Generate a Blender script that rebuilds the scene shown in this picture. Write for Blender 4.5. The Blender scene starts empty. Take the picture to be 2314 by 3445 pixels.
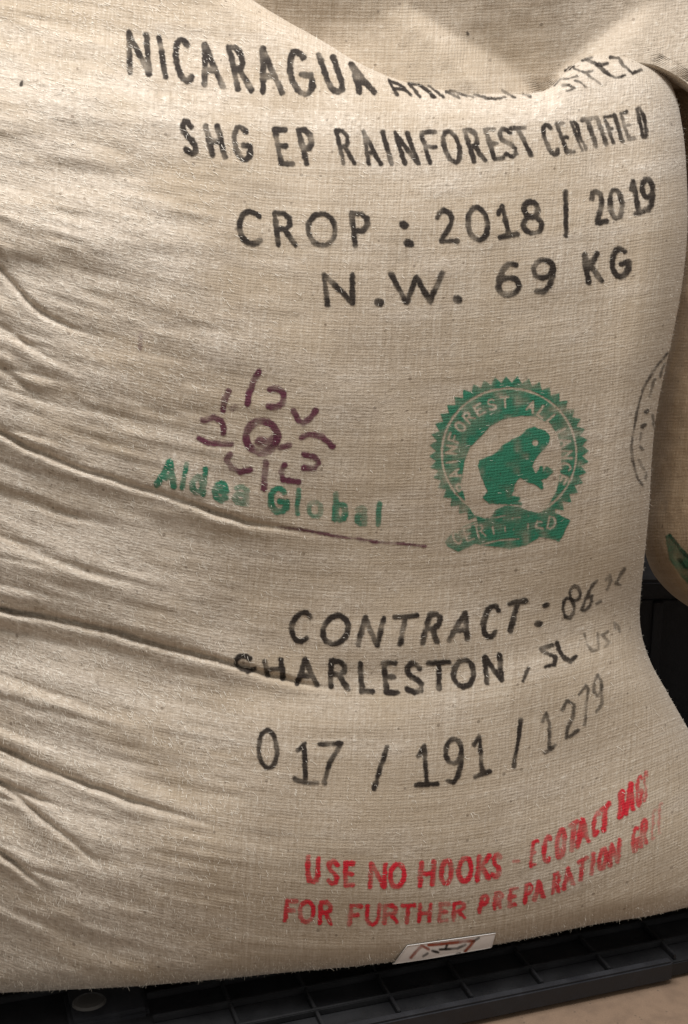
import bpy, math, random
import numpy as np
from mathutils import Vector
from mathutils.bvhtree import BVHTree

random.seed(7); rng = np.random.default_rng(7)
sc = bpy.context.scene
col = sc.collection

# ------------------------------------------------------------------ camera
PITCH = math.radians(14.0); FOV = math.radians(43.4); CAM_Z = 0.798
cam = bpy.data.cameras.new('camera'); cam_o = bpy.data.objects.new('camera', cam); col.objects.link(cam_o)
cam.sensor_fit = 'VERTICAL'; cam.angle = FOV; cam.clip_start = 0.02; cam.clip_end = 100
cam_o.location = (0, 0, CAM_Z); cam_o.rotation_euler = (math.radians(90) - PITCH, 0, 0)
sc.camera = cam_o
# ------------------------------------------------------------------ world + lamps (indoor store room)
w = bpy.data.worlds.new('World'); sc.world = w; w.use_nodes = True
bg = w.node_tree.nodes['Background']; bg.inputs[0].default_value = (1.0, 0.945, 0.865, 1); bg.inputs[1].default_value = 0.42
def area(name, loc, target, size, power, colr, sy=None):
    l = bpy.data.lights.new(name, 'AREA'); l.energy = power; l.size = size; l.color = colr
    if sy: l.shape = 'RECTANGLE'; l.size_y = sy
    o = bpy.data.objects.new(name, l); col.objects.link(o); o.location = loc
    o.rotation_euler = (Vector(target) - Vector(loc)).to_track_quat('-Z', 'Y').to_euler()
    return o
area('ceiling_lamp', (-0.18, 1.0, 2.45), (0, 1.25, 0.5), 1.5, 52, (1.0, 0.975, 0.95), 0.9)
# ------------------------------------------------------------------ exposure
sc.view_settings.view_transform = 'Standard'; sc.view_settings.look = 'None'
sc.view_settings.gamma = 1; sc.view_settings.use_curve_mapping = False; sc.view_settings.exposure = 0.12
sc.cycles.use_denoising = True; sc.cycles.max_bounces = 6; sc.cycles.transparent_max_bounces = 16

# ------------------------------------------------------------------ helpers
CX, CY = 1157.0, 1722.5
K = math.tan(FOV / 2) / CY
FW = np.array([0, math.cos(PITCH), -math.sin(PITCH)]); UP = np.array([0, math.sin(PITCH), math.cos(PITCH)]); RT = np.array([1.0, 0, 0])
CAM = np.array([0, 0, CAM_Z])
MPP = 1.3 * K                        # metres per sheet unit on the sack face
def ray(x, y):
    x = np.asarray(x, float); y = np.asarray(y, float)
    return FW + ((x - CX) * K)[..., None] * RT - ((y - CY) * K)[..., None] * UP
def at(x, y, d):
    return CAM + ray(x, y) * np.asarray(d, float)[..., None]
def on_plane(x, y, z):
    r = ray(np.array(x), np.array(y)); return CAM + r * ((z - CAM_Z) / r[..., 2])[..., None]
def sstep(a, b, x):
    t = np.clip((x - a) / (b - a), 0, 1); return t * t * (3 - 2 * t)
_lat = rng.random((256, 256))
def vnoise(x, y):
    xi = np.floor(x).astype(int); yi = np.floor(y).astype(int); fx = x - xi; fy = y - yi
    fx = fx * fx * (3 - 2 * fx); fy = fy * fy * (3 - 2 * fy)
    g = lambda a, b: _lat[a & 255, b & 255]
    return (g(xi, yi) * (1 - fx) + g(xi + 1, yi) * fx) * (1 - fy) + (g(xi, yi + 1) * (1 - fx) + g(xi + 1, yi + 1) * fx) * fy - 0.5
class Curve:                                            # smooth 1-D curve through points (pchip-like)
    def __init__(s, pts):
        s.x = np.array([p[0] for p in pts], float); s.y = np.array([p[1] for p in pts], float)
        h = np.diff(s.x); d = np.diff(s.y) / h; m = np.zeros(len(s.x)); m[0] = d[0]; m[-1] = d[-1]
        for i in range(1, len(s.x) - 1):
            m[i] = (d[i-1] * h[i] + d[i] * h[i-1]) / (h[i] + h[i-1])
        s.m = m; s.h = h
    def __call__(s, x):
        x = np.asarray(x, float); i = np.clip(np.searchsorted(s.x, x) - 1, 0, len(s.h) - 1)
        xc = np.clip(x, s.x[0], s.x[-1]); t = (xc - s.x[i]) / s.h[i]
        a = 2*t**3 - 3*t**2 + 1; b = t**3 - 2*t**2 + t; c = -2*t**3 + 3*t**2; e = t**3 - t**2
        return a * s.y[i] + b * s.h[i] * s.m[i] + c * s.y[i+1] + e * s.h[i] * s.m[i+1]
def mesh_obj(name, verts, faces, mat, parent=None, smooth=True, uv=None, attrs=None):
    me = bpy.data.meshes.new(name)
    verts = np.asarray(verts, np.float32).reshape(-1, 3)
    faces = np.asarray(faces, np.int32)
    me.vertices.add(len(verts)); me.vertices.foreach_set('co', verts.ravel())
    n = faces.shape[1]
    me.loops.add(faces.size); me.loops.foreach_set('vertex_index', faces.ravel())
    me.polygons.add(len(faces)); me.polygons.foreach_set('loop_start', np.arange(0, faces.size, n, dtype=np.int32))
    me.polygons.foreach_set('loop_total', np.full(len(faces), n, np.int32))
    me.polygons.foreach_set('use_smooth', np.full(len(faces), smooth))
    if uv is not None:
        l = me.uv_layers.new(name='UVMap'); l.data.foreach_set('uv', np.asarray(uv, np.float32)[faces.ravel()].ravel())
    for k, v in (attrs or {}).items():
        a = me.attributes.new(k, 'FLOAT', 'POINT'); a.data.foreach_set('value', np.asarray(v, np.float32))
    me.update(); me.validate()
    if mat: me.materials.append(mat)
    o = bpy.data.objects.new(name, me); col.objects.link(o)
    if parent: o.parent = parent
    return o
def grid_faces(nr, nc):
    i = np.arange(nr * nc).reshape(nr, nc)
    return np.stack([i[:-1, :-1], i[1:, :-1], i[1:, 1:], i[:-1, 1:]], -1).reshape(-1, 4)
def empty(name, loc, label=None, cat=None):
    o = bpy.data.objects.new(name, None); col.objects.link(o); o.location = loc
    if label: o['label'] = label
    if cat: o['category'] = cat
    return o
def adopt(child, parent):
    child.parent = parent; child.matrix_parent_inverse.translation = -parent.location

# ------------------------------------------------------------------ materials
class NT:
    def __init__(s, name):
        s.mat = bpy.data.materials.new(name); s.mat.use_nodes = True; s.t = s.mat.node_tree; s.t.nodes.clear()
    def n(s, typ, **kw):
        o = s.t.nodes.new(typ)
        for k, v in kw.items():
            if k.startswith('i_'):
                key = k[2:]; key = int(key) if key.isdigit() else key.replace('_', ' ')
                if hasattr(v, 'is_output'): s.t.links.new(v, o.inputs[key])
                else: o.inputs[key].default_value = v
            else: setattr(o, k, v)
        return o
    def m(s, op, a, b=0.0, c=None):
        o = s.n('ShaderNodeMath', operation=op, i_0=a, i_1=b)
        if c is not None:
            if hasattr(c, 'is_output'): s.t.links.new(c, o.inputs[2])
            else: o.inputs[2].default_value = c
        return o.outputs[0]
    def ramp(s, f, stops):
        o = s.n('ShaderNodeValToRGB', i_0=f); e = o.color_ramp.elements
        e[0].position, e[0].color = stops[0][0], (*stops[0][1], 1); e[1].position, e[1].color = stops[-1][0], (*stops[-1][1], 1)
        for p, c in stops[1:-1]:
            q = e.new(p); q.color = (*c, 1)
        return o.outputs[0]
    def rng(s, f, a, b, c, d):
        return s.n('ShaderNodeMapRange', i_0=f, i_1=a, i_2=b, i_3=c, i_4=d).outputs[0]
    def out(s, sh):
        s.t.links.new(sh, s.n('ShaderNodeOutputMaterial').inputs[0]); return s.mat
    def mix(s, f, a, b, mode='MIX'):
        o = s.n('ShaderNodeMix', data_type='RGBA', blend_type=mode)
        for key, v in ((0, f), (6, a), (7, b)):
            if hasattr(v, 'is_output'): s.t.links.new(v, o.inputs[key])
            else: o.inputs[key].default_value = (*v, 1) if isinstance(v, tuple) else v
        return o.outputs[2]

PITCH_T = 0.0031
def weave(N):
    slack_lit = N.n('ShaderNodeAttribute', attribute_name='slack_lit').outputs['Fac']
    """height field of a plain jute weave, plus the streaks of uneven yarn; works in the cloth's own metres (UV)"""
    uv = N.n('ShaderNodeUVMap', uv_map='UVMap').outputs[0]
    wob = N.n('ShaderNodeTexNoise', i_Vector=uv, i_Scale=55.0, i_Detail=2.0, noise_dimensions='2D').outputs['Color']
    wv = N.n('ShaderNodeVectorMath', operation='MULTIPLY_ADD', i_0=wob, i_1=(0.0022, 0.0022, 0), i_2=uv).outputs[0]
    x = N.n('ShaderNodeSeparateXYZ', i_0=wv)
    u = N.m('MULTIPLY', x.outputs[0], math.pi / PITCH_T); v = N.m('MULTIPLY', x.outputs[1], math.pi / PITCH_T)
    su = N.m('SINE', u); sv = N.m('SINE', v)
    a = N.m('ABSOLUTE', sv); b = N.m('ABSOLUTE', su)
    c = N.m('MULTIPLY', N.m('MULTIPLY', su, sv), 0.5)
    hw = N.m('MULTIPLY', a, N.m('ADD', c, 0.5)); hp = N.m('MULTIPLY', b, N.m('SUBTRACT', 0.5, c))
    h = N.m('ADD', hw, hp)
    def streak(sx, sy, det=2.0):   # short slubs along one yarn
        mp = N.n('ShaderNodeMapping', i_Vector=wv, i_Scale=(sx, sy, 1)).outputs[0]
        return N.n('ShaderNodeTexNoise', i_Vector=mp, i_Scale=1.0, i_Detail=det, i_Roughness=0.6, noise_dimensions='2D').outputs[0]
    weft = streak(130.0, 360.0, 3.0); warp = streak(360.0, 120.0, 3.0)
    pat = N.n('ShaderNodeTexNoise', i_Vector=uv, i_Scale=70.0, i_Detail=2.0, noise_dimensions='2D').outputs[0]; h = N.m('ADD', 0.28, N.m('MULTIPLY', N.m('SUBTRACT', h, 0.28), N.rng(pat, 0.32, 0.62, 0.30, 1.0)))
    fine = N.n('ShaderNodeTexNoise', i_Vector=uv, i_Scale=900.0, i_Detail=2.0, noise_dimensions='2D').outputs[0]
    H = N.m('ADD', N.m('MULTIPLY', h, 0.75), N.m('ADD', N.m('MULTIPLY', weft, N.m('ADD', 0.55, N.m('MULTIPLY', slack_lit, 1.1))), N.m('ADD', N.m('MULTIPLY', warp, N.m('ADD', 1.2, N.m('MULTIPLY', slack_lit, 0.8))), N.m('MULTIPLY', fine, 0.5))))
    yarn = N.m('ADD', streak(5.0, 330.0, 1.0), streak(330.0, 5.0, 1.0))          # whole yarns that differ in shade
    return uv, h, weft, warp, fine, H, slack_lit, yarn
def cloth_mat(name, tint=(1, 1, 1)):
    N = NT(name); uv, h, weft, warp, fine, H, slack_lit, yarn = weave(N)
    big = N.n('ShaderNodeTexNoise', i_Vector=uv, i_Scale=9.0, i_Detail=4.0, noise_dimensions='2D').outputs[0]
    wm = N.m('ADD', 0.5, N.m('MULTIPLY', N.m('SUBTRACT', weft, 0.5), N.m('ADD', 0.6, N.m('MULTIPLY', slack_lit, 1.5))))
    s = N.m('ADD', N.m('MULTIPLY', wm, 0.42), N.m('ADD', N.m('MULTIPLY', warp, 0.40), N.m('MULTIPLY', fine, 0.18)))
    T = lambda c: tuple(a * b for a, b in zip(c, tint))
    c = N.ramp(s, [(0.30, T((0.25, 0.196, 0.132))), (0.42, T((0.424, 0.347, 0.262))), (0.56, T((0.482, 0.403, 0.314))), (0.70, T((0.70, 0.65, 0.565)))])
    c = N.mix(N.rng(h, 0.0, 0.42, 0.62, 0.0), c, T((0.24, 0.185, 0.13)))  # occlusion between the threads, darkened into the colour
    slit = N.m('MULTIPLY', N.rng(weft, 0.30, 0.38, 0.55, 0.0), N.m('ADD', 0.25, slack_lit)); c = N.mix(slit, c, T((0.19, 0.145, 0.10)))
    c = N.mix(N.rng(yarn, 0.72, 0.96, 0.24, 0.0), c, T((0.27, 0.205, 0.135))); c = N.mix(N.rng(yarn, 1.04, 1.30, 0.0, 0.28), c, T((0.64, 0.58, 0.49)))
    c = N.mix(N.rng(big, 0.42, 0.70, 0.0, 0.42), c, T((0.42, 0.335, 0.235)))
    c = N.mix(N.m('MULTIPLY', slack_lit, 0.36), c, T((0.67, 0.610, 0.545)))  # paler where the nap is fuzzy, and where brightness is painted in
    spk = N.n('ShaderNodeTexVoronoi', i_Vector=uv, i_Scale=34.0, voronoi_dimensions='2D')
    c = N.mix(N.m('MULTIPLY', N.m('LESS_THAN', spk.outputs['Distance'], N.rng(spk.outputs['Color'], 0.3, 1.0, 0.0, 0.07)), 0.5), c, (0.10, 0.065, 0.04))
    bump = N.n('ShaderNodeBump', i_Strength=0.55, i_Distance=0.0009, i_Height=H).outputs[0]
    p = N.n('ShaderNodeBsdfPrincipled', i_Base_Color=c, i_Roughness=0.86, i_Normal=bump)
    p.inputs['Specular IOR Level'].default_value = 0.25
    p.inputs['Sheen Weight'].default_value = 0.25; p.inputs['Sheen Roughness'].default_value = 0.45
    return N.out(p.outputs[0])
def ink_mat(name, colr, cover=0.95, worn=0.5):
    N = NT(name); uv, h, weft, warp, fine, H, slack_lit, yarn = weave(N)
    a = N.n('ShaderNodeAttribute', attribute_name='ink').outputs['Fac']
    patch = N.n('ShaderNodeTexNoise', i_Vector=uv, i_Scale=160.0, i_Detail=3.0, noise_dimensions='2D').outputs[0]
    thr = N.m('ADD', N.m('MULTIPLY', weft, 0.55), N.m('ADD', N.m('MULTIPLY', patch, 0.6), N.m('MULTIPLY', h, 0.5)))
    wear = N.rng(thr, 0.46, 0.70, 1.0 - worn, 1.0)
    f = N.m('MULTIPLY', N.m('MULTIPLY', a, wear), cover)
    c = N.mix(fine, tuple(q * 0.75 for q in colr), tuple(min(1, q * 1.35) for q in colr))
    bump = N.n('ShaderNodeBump', i_Strength=0.6, i_Distance=0.0010, i_Height=H).outputs[0]
    d = N.n('ShaderNodeBsdfPrincipled', i_Base_Color=c, i_Roughness=0.8, i_Normal=bump); d.inputs['Specular IOR Level'].default_value = 0.25
    t = N.n('ShaderNodeBsdfTransparent')
    mx = N.n('ShaderNodeMixShader', i_0=f, i_1=t.outputs[0], i_2=d.outputs[0])
    return N.out(mx.outputs[0])
def plastic_mat(name, colr, rough):
    N = NT(name); g = N.n('ShaderNodeTexCoord').outputs['Object']
    n1 = N.n('ShaderNodeTexNoise', i_Vector=g, i_Scale=35.0, i_Detail=5.0).outputs[0]
    n2 = N.n('ShaderNodeTexNoise', i_Vector=g, i_Scale=420.0, i_Detail=2.0).outputs[0]
    c = N.mix(N.rng(n1, 0.5, 0.75, 0, 0.5), colr, tuple(q * 2.2 + 0.004 for q in colr))
    b = N.n('ShaderNodeBump', i_Strength=0.4, i_Distance=0.0006, i_Height=n2).outputs[0]
    p = N.n('ShaderNodeBsdfPrincipled', i_Base_Color=c, i_Roughness=N.rng(n1, 0.3, 0.7, rough - 0.1, rough + 0.12), i_Normal=b)
    return N.out(p.outputs[0])
M_CLOTH = cloth_mat('jute_cloth'); M_CLOTH2 = cloth_mat('jute_cloth_browner', (0.92, 0.80, 0.66))
INK_BLACK = ink_mat('black_ink', (0.026, 0.019, 0.015), 0.96, 0.58)
INK_GREEN = ink_mat('green_ink', (0.030, 0.180, 0.108), 0.94, 0.5)
INK_PURPLE = ink_mat('maroon_ink', (0.11, 0.028, 0.050), 0.92, 0.6)
INK_RED = ink_mat('red_ink', (0.60, 0.018, 0.035), 0.95, 0.4)
M_PLASTIC = plastic_mat('black_plastic', (0.0065, 0.007, 0.009), 0.58)
M_PLASTIC_G = plastic_mat('scuffed_dark_plastic', (0.012, 0.013, 0.017), 0.55)
M_BIN = plastic_mat('black_bin_plastic', (0.009, 0.008, 0.010), 0.6)

# ------------------------------------------------------------------ the floor and the pallet deck
DECK = 0.026
N = NT('tan_floor'); g = N.n('ShaderNodeTexCoord').outputs['Object']
n1 = N.n('ShaderNodeTexNoise', i_Vector=g, i_Scale=14.0, i_Detail=6.0).outputs[0]; n2 = N.n('ShaderNodeTexNoise', i_Vector=g, i_Scale=600.0, i_Detail=2.0).outputs[0]
c = N.mix(n1, (0.19, 0.125, 0.082), (0.25, 0.172, 0.118)); gv_ = N.n('ShaderNodeTexVoronoi', i_Vector=g, i_Scale=110.0).outputs['Distance']; n3 = N.n('ShaderNodeTexNoise', i_Vector=g, i_Scale=55.0, i_Detail=5.0).outputs[0]
c = N.mix(N.rng(n3, 0.45, 0.7, 0, 0.45), c, (0.12, 0.08, 0.055)); c = N.mix(N.m('MULTIPLY', N.m('LESS_THAN', gv_, 0.12), 0.5), c, (0.06, 0.045, 0.035))
c = N.mix(N.rng(n2, 0.4, 0.7, 0, 0.25), c, (0.13, 0.085, 0.055))
b = N.n('ShaderNodeBump', i_Strength=0.3, i_Distance=0.0008, i_Height=n2).outputs[0]
M_FLOOR = N.out(N.n('ShaderNodeBsdfPrincipled', i_Base_Color=c, i_Roughness=0.7, i_Normal=b).outputs[0])
fl = mesh_obj('floor', [(-4, -3, 0), (4, -3, 0), (4, 5, 0), (-4, 5, 0)], [(0, 1, 2, 3)], M_FLOOR, smooth=False); fl['kind'] = 'structure'

# ------------------------------------------------------------------ sack shape
TOP = Curve([(-700, -560), (-300, -520), (0, -440), (300, -330), (600, -170), (760, -70), (850, 0), (950, 62), (1080, 135), (1200, 208), (1350, 272), (1500, 303),
             (1700, 316), (1800, 312), (1850, 296), (1890, 255), (1930, 218), (1990, 190), (2080, 182), (2160, 192), (2240, 225), (2330, 300), (2600, 400)])
RIGHT = Curve([(-700, 2170), (100, 2170), (195, 2205), (260, 2247), (330, 2275), (420, 2294), (620, 2311), (780, 2312), (900, 2302), (1020, 2284), (1150, 2258), (1300, 2225), (1400, 2207),
               (1550, 2192), (1700, 2184), (1900, 2165), (2000, 2155), (2080, 2152), (2150, 2162), (2230, 2190), (2330, 2245), (2460, 2318), (2600, 2385), (2800, 2440), (3000, 2450), (3600, 2430)])
BOT = Curve([(-700, 3345), (-300, 3352), (0, 3340), (300, 3326), (450, 3318), (700, 3297), (1000, 3268), (1200, 3250), (1400, 3224), (1600, 3190), (1800, 3152), (2000, 3110), (2200, 3078), (2314, 3052), (2600, 3000)])
def deck_depth(x, y, z):
    return (z - CAM_Z) / ray(x, y)[..., 2]
_xs = np.linspace(-700, 2700, 60)
_yw = deck_depth(_xs, BOT(_xs), DECK + 0.016) - 0.024
YAW = Curve(list(zip(_xs, _yw)))
def poly_field(x, y, pts):
    """distance along normal (positive = below/left-to-right's right side) and position along a polyline"""
    pts = np.array(pts, float); best = np.full(x.shape, 1e9); sd = np.zeros(x.shape); sa = np.zeros(x.shape); L = 0
    seg = np.hypot(*np.diff(pts, axis=0).T); tot = seg.sum()
    for (ax, ay), (bx, by), l in zip(pts[:-1], pts[1:], seg):
        dx, dy = (bx - ax) / l, (by - ay) / l
        t = (x - ax) * dx + (y - ay) * dy; tc = np.clip(t, 0, l)
        px, py = ax + dx * tc, ay + dy * tc; d = np.hypot(x - px, y - py)
        s = np.sign(dx * (y - py) - dy * (x - px))
        m = d < best; best[m] = d[m]; sd[m] = (s * d)[m]; sa[m] = ((L + tc) / tot)[m]; L += l
    return sd, sa
def weft(x, y):
    """sheet coordinate across the cloth: constant along one weft thread"""
    xl = np.minimum(x - 1250, 0); xr = np.maximum(x - 1250, 0)
    k = 0.55 + 0.5 * sstep(100, 1000, y)
    B = 0.00007 + 0.00016 * sstep(300, 3000, y)
    return y + 1.45e-4 * k * xl ** 2 + B * xr ** 2
# creases: points, step depth (mm), reach below, reach above, half width of the step, fade start
CREASES = [
    ([(-600, 1180), (-200, 1350), (0, 1452), (89, 1503), (295, 1586), (517, 1655), (827, 1756), (1033, 1795), (1200, 1815)], 11, 60, 80, 9, 0.55),
    ([(-600, 1920), (-200, 2010), (0, 2049), (148, 2074), (369, 2121), (590, 2184), (768, 2229), (945, 2280), (1063, 2308), (1200, 2330)], 14, 70, 90, 9, 0.7),
    ([(-600, 2260), (-200, 2430), (0, 2517), (148, 2583), (295, 2642), (443, 2694), (620, 2748), (790, 2800)], 7, 60, 60, 9, 0.6),
    ([(-600, 2420), (-200, 2550), (0, 2632), (118, 2680), (240, 2730), (330, 2770)], 6, 40, 40, 8, 0.5),
    ([(-300, 2480), (0, 2640), (69, 2683), (191, 2790), (306, 2885), (400, 2990)], 5.5, 60, 50, 9, 0.45),
    ([(-400, 2650), (0, 2866), (76, 2925), (153, 2987), (230, 3060)], 6, 50, 50, 9, 0.5),
    ([(-400, 600), (0, 905), (92, 1012), (176, 1075), (306, 1130), (420, 1170)], 7, 55, 60, 9, 0.45),
    ([(-400, 900), (0, 1095), (115, 1175), (260, 1245), (380, 1300)], 4, 40, 50, 10, 0.4),
    ([(-400, 1050), (0, 1235), (138, 1345), (260, 1400)], 4, 40, 50, 10, 0.4),
    ([(-400, 1550), (0, 1650), (200, 1720), (420, 1790), (560, 1830)], 4, 50, 50, 12, 0.4),
    ([(-400, 1750), (0, 1830), (250, 1905), (450, 1965), (640, 2010)], 4, 50, 50, 12, 0.4),
    ([(-300, 2200), (0, 2290), (250, 2370), (480, 2440)], 3.5, 50, 50, 14, 0.4),
]
_wr = np.random.default_rng(21)
for _k in range(18):
    _y = 1000 + 2050 * (_k + _wr.uniform(0.1, 0.9)) / 18; _L = _wr.uniform(220, 620); _sl = 0.30 + 0.22 * (_y - 600) / 2400 + _wr.uniform(-0.06, 0.06); _x = _wr.uniform(-140, -60); _o = 0
    CREASES.append(([(_x + _o + _L * t_, _y + _L * _sl * (t_ - 0.32 * t_ * t_)) for t_ in (0, .25, .5, .75, 1)], _wr.uniform(1.4, 3.4), 42, 40, 7, 0.35))
# broad ridges: crest points, height (mm), half width above, half width below
RIDGES = [
    ([(-500, 330), (0, 360), (400, 400), (800, 470), (1100, 500)], 8, 170, 130),
    ([(-500, 640), (0, 760), (300, 830), (600, 880)], 6, 110, 90),
    ([(-500, 1700), (0, 1880), (400, 2010), (800, 2110)], 7, 130, 90),
    ([(-500, 2200), (0, 2330), (500, 2450), (900, 2500)], 7, 120, 110),
    ([(1000, 2180), (1300, 2180), (1700, 2120), (2150, 1960)], 5, 140, 90),
    ([(700, 2500), (1200, 2470), (1600, 2400), (2000, 2260), (2300, 2100)], 9, 150, 260),
    ([(1000, 430), (1500, 460), (2000, 420), (2300, 380)], 7, 110, 260),
]
def relief(x, y):
    """forward relief of the front face in metres"""
    f = np.zeros(x.shape)
    f += 0.034 * np.exp(-((y - 1150) / 780) ** 2) * (0.75 + 0.25 * np.exp(-((x - 1300) / 1100) ** 2))
    f += 0.040 * np.exp(-((y - 2900) / 420) ** 2)
    f -= 0.016 * np.exp(-((y - 2090) / 170) ** 2) * sstep(1300, 2150, x)
    f -= 0.062 * sstep(820, -250, y)                       # leans back towards the top
    for pts, amp, wu, wd in RIDGES:
        d, s = poly_field(x, y, pts)
        wdt = np.where(d < 0, wu, wd); f += 1.35 * amp * 0.001 * np.exp(-(d / wdt) ** 2) * sstep(0, 0.12, s) * sstep(1.0, 0.7, s)
    for pts, amp, rb, ra, hw, fs in CREASES:
        d, s = poly_field(x, y, pts)
        d = d + 7 * vnoise(x / 60, y / 60) + 3 * vnoise(x / 17, y / 17)
        w_ = sstep(1.0, fs, s) * (sstep(0.0, 0.15, s) if pts[0][0] > -150 else 1.0)
        dv = (0.7 + 0.9 * vnoise(s * 9 + amp, s * 0 + amp)) * amp * 0.00125 * w_
        f += dv * (0.55 * np.exp(-((d - 26) / (0.42 * rb)) ** 2) + 0.40 * np.exp(-((d + 36) / (0.6 * ra)) ** 2) - (1.6 if amp > 3.6 else 0.8) * np.exp(-(d / (hw * 1.05)) ** 2))
    # puckered wefts: stronger on the slack left half
    t = weft(x, y); left = sstep(1250, 150, x)
    f += (0.0006 + 0.0034 * left) * vnoise(x / 300 + 3, t / 58)
    f += (0.0003 + 0.0017 * left) * vnoise(x / 110 + 31, t / 24) + 0.0012 * left * vnoise(x / 28 + 5, t / 60)
    f += 0.006 * vnoise(x / 500 + 9, y / 420 + 4) + 0.0022 * vnoise(x / 150, y / 150)
    return f
def neck_relief(x, y):
    """the cloth behind the top edge: two hollows, a slanting pleat between them, a fat fold at the right"""
    smax = lambda p_, q_, k_: 0.5 * (p_ + q_ + np.sqrt((p_ - q_) ** 2 + k_ * k_))
    hollow = 0.24 * np.clip(310 - y, -60, 420) * MPP - 0.009
    hollow = hollow - 0.014 * np.exp(-((x - 1060) / 170) ** 2 - ((y - 110) / 190) ** 2) - 0.008 * np.exp(-((x - 1720) / 120) ** 2 - ((y - 150) / 170) ** 2)
    crest = np.interp(y, [-250, -100, 0, 60, 110, 160, 240, 320, 420], [1255, 1318, 1366, 1402, 1444, 1488, 1548, 1605, 1676])
    pleat = 0.040 - 0.29 * np.clip(320 - y, -40, 600) * MPP - (0.52 * np.sqrt((x - crest) ** 2 + 30.0 ** 2) + 0.24 * (x - crest)) * MPP
    d2, s2 = poly_field(x, y, [(1780, 470), (1840, 305), (1900, 215), (1965, 130), (2020, 60), (2080, -20), (2300, -420)])
    fat = 0.031 - 0.30 * np.clip(200 - y, -40, 600) * MPP - (np.clip(150 - d2, 0, 600) / 150) ** 2 * 0.040
    f = smax(smax(hollow, pleat, 0.004), fat, 0.008)
    f += 0.003 * vnoise(x / 90, y / 120) + 0.0012 * vnoise(x / 34, y / 34)
    return f
STEP = 5.5
R_R, R_B, R_T = 150.0, 75.0, 105.0
LEFT = -620.0
nf = int((2200 - LEFT) / STEP)
ph = np.radians(np.concatenate([np.linspace(0, 90, 26)[1:], np.linspace(90, 178, 16)[1:]]))
xt = np.concatenate([np.linspace(0, 1, nf), np.full(len(ph), 1.0)])                   # 0..1 across the flat part
xd = np.concatenate([np.full(nf, R_R), R_R - R_R * np.sin(ph)]); xe = np.concatenate([np.zeros(nf), R_R - R_R * np.cos(ph)])
tp = np.radians(np.linspace(104, 0, 26)); n_neck = 110
bp = np.radians(np.concatenate([np.linspace(0, 90, 18)[1:], np.linspace(90, 178, 12)[1:]]))
nv = int(2900 / STEP)
yt = np.concatenate([np.zeros(n_neck + len(tp)), np.linspace(0, 1, nv)[1:], np.full(len(bp), 1.0)])
yT = np.concatenate([np.full(n_neck, 0.0), R_T - R_T * np.sin(tp), np.full(nv - 1, R_T), np.full(len(bp), R_T)])
eT = np.concatenate([np.full(n_neck, 1.25 * R_T), R_T - R_T * np.cos(tp), np.zeros(nv - 1 + len(bp))])
yB = np.concatenate([np.full(n_neck + len(tp) + nv - 1, R_B), R_B - R_B * np.sin(bp)])
eB = np.concatenate([np.zeros(n_neck + len(tp) + nv - 1), R_B - R_B * np.cos(bp)])
nk = np.concatenate([np.linspace(1, 0, n_neck + 1)[:-1], np.zeros(len(yt) - n_neck)])   # 1 far up the neck .. 0
NR, NC = len(yt), len(xt)
X = np.repeat((LEFT + (2200 - R_R - LEFT) * xt)[None], NR, 0); Y = np.repeat((300 + 2800 * yt)[:, None], NC, 1)
for _ in range(8):
    T_ = TOP(X); B_ = BOT(X)
    Yf = (T_ + yT[:, None]) + (B_ - R_B - T_ - R_T) * yt[:, None]
    Yf = np.where((yt >= 1)[:, None] & (yB < R_B)[:, None], B_ - yB[:, None], Yf)
    neck_y = T_ + 42 - (nk[:, None] ** 1.15) * (T_ + 42 + 640)
    Yn = np.where((nk > 0)[:, None], neck_y, Yf)
    Y = 0.5 * Y + 0.5 * Yn if _ < 6 else Yn
    Rr = RIGHT(Y)
    Rr = np.where((nk > 0)[:, None], RIGHT(np.maximum(Y, T_)) + 700 * sstep(0.0, 0.2, nk)[:, None], Rr)
    X = np.where(xt[None] < 1, LEFT + (Rr - R_R - LEFT) * xt[None], Rr - xd[None])
T_ = TOP(X)
nrel = neck_relief(X, Y)
f = np.empty(X.shape); f[:n_neck] = nrel[:n_neck] - 0.004 + 0.75 * relief(X[:n_neck], T_[:n_neck]); f[n_neck:] = relief(X[n_neck:], np.maximum(Y[n_neck:], T_[n_neck:]))
neck_back = (np.maximum(T_ - Y, 0) * MPP * 0.0 + 0.016) * (nk > 0)[:, None]
D = YAW(X) + xe[None] * MPP * 1.15 + (eT + eB)[:, None] * MPP + neck_back - f
P = at(X, Y, D)
under = P[..., 2] < DECK + 0.0025
P[..., 2] = np.maximum(P[..., 2], DECK + 0.0025)
tw = weft(X, np.maximum(Y, T_)) - (nk[:, None] > 0) * np.maximum(T_ - Y, 0) * 0
tw = tw + np.where((nk > 0)[:, None], -np.maximum(T_ - Y, 0) - R_T, -(eT[:, None]) ) + eB[:, None]
UV = np.stack([(X + 0.06 * (Y - 1700) + xe[None]) * MPP + 2.0, 3.0 - tw * MPP], -1)
sack = empty('coffee_sack', (0.0, 1.45, DECK), 'large tan jute coffee sack with black, green and red print on a black pallet', 'sack')
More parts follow.
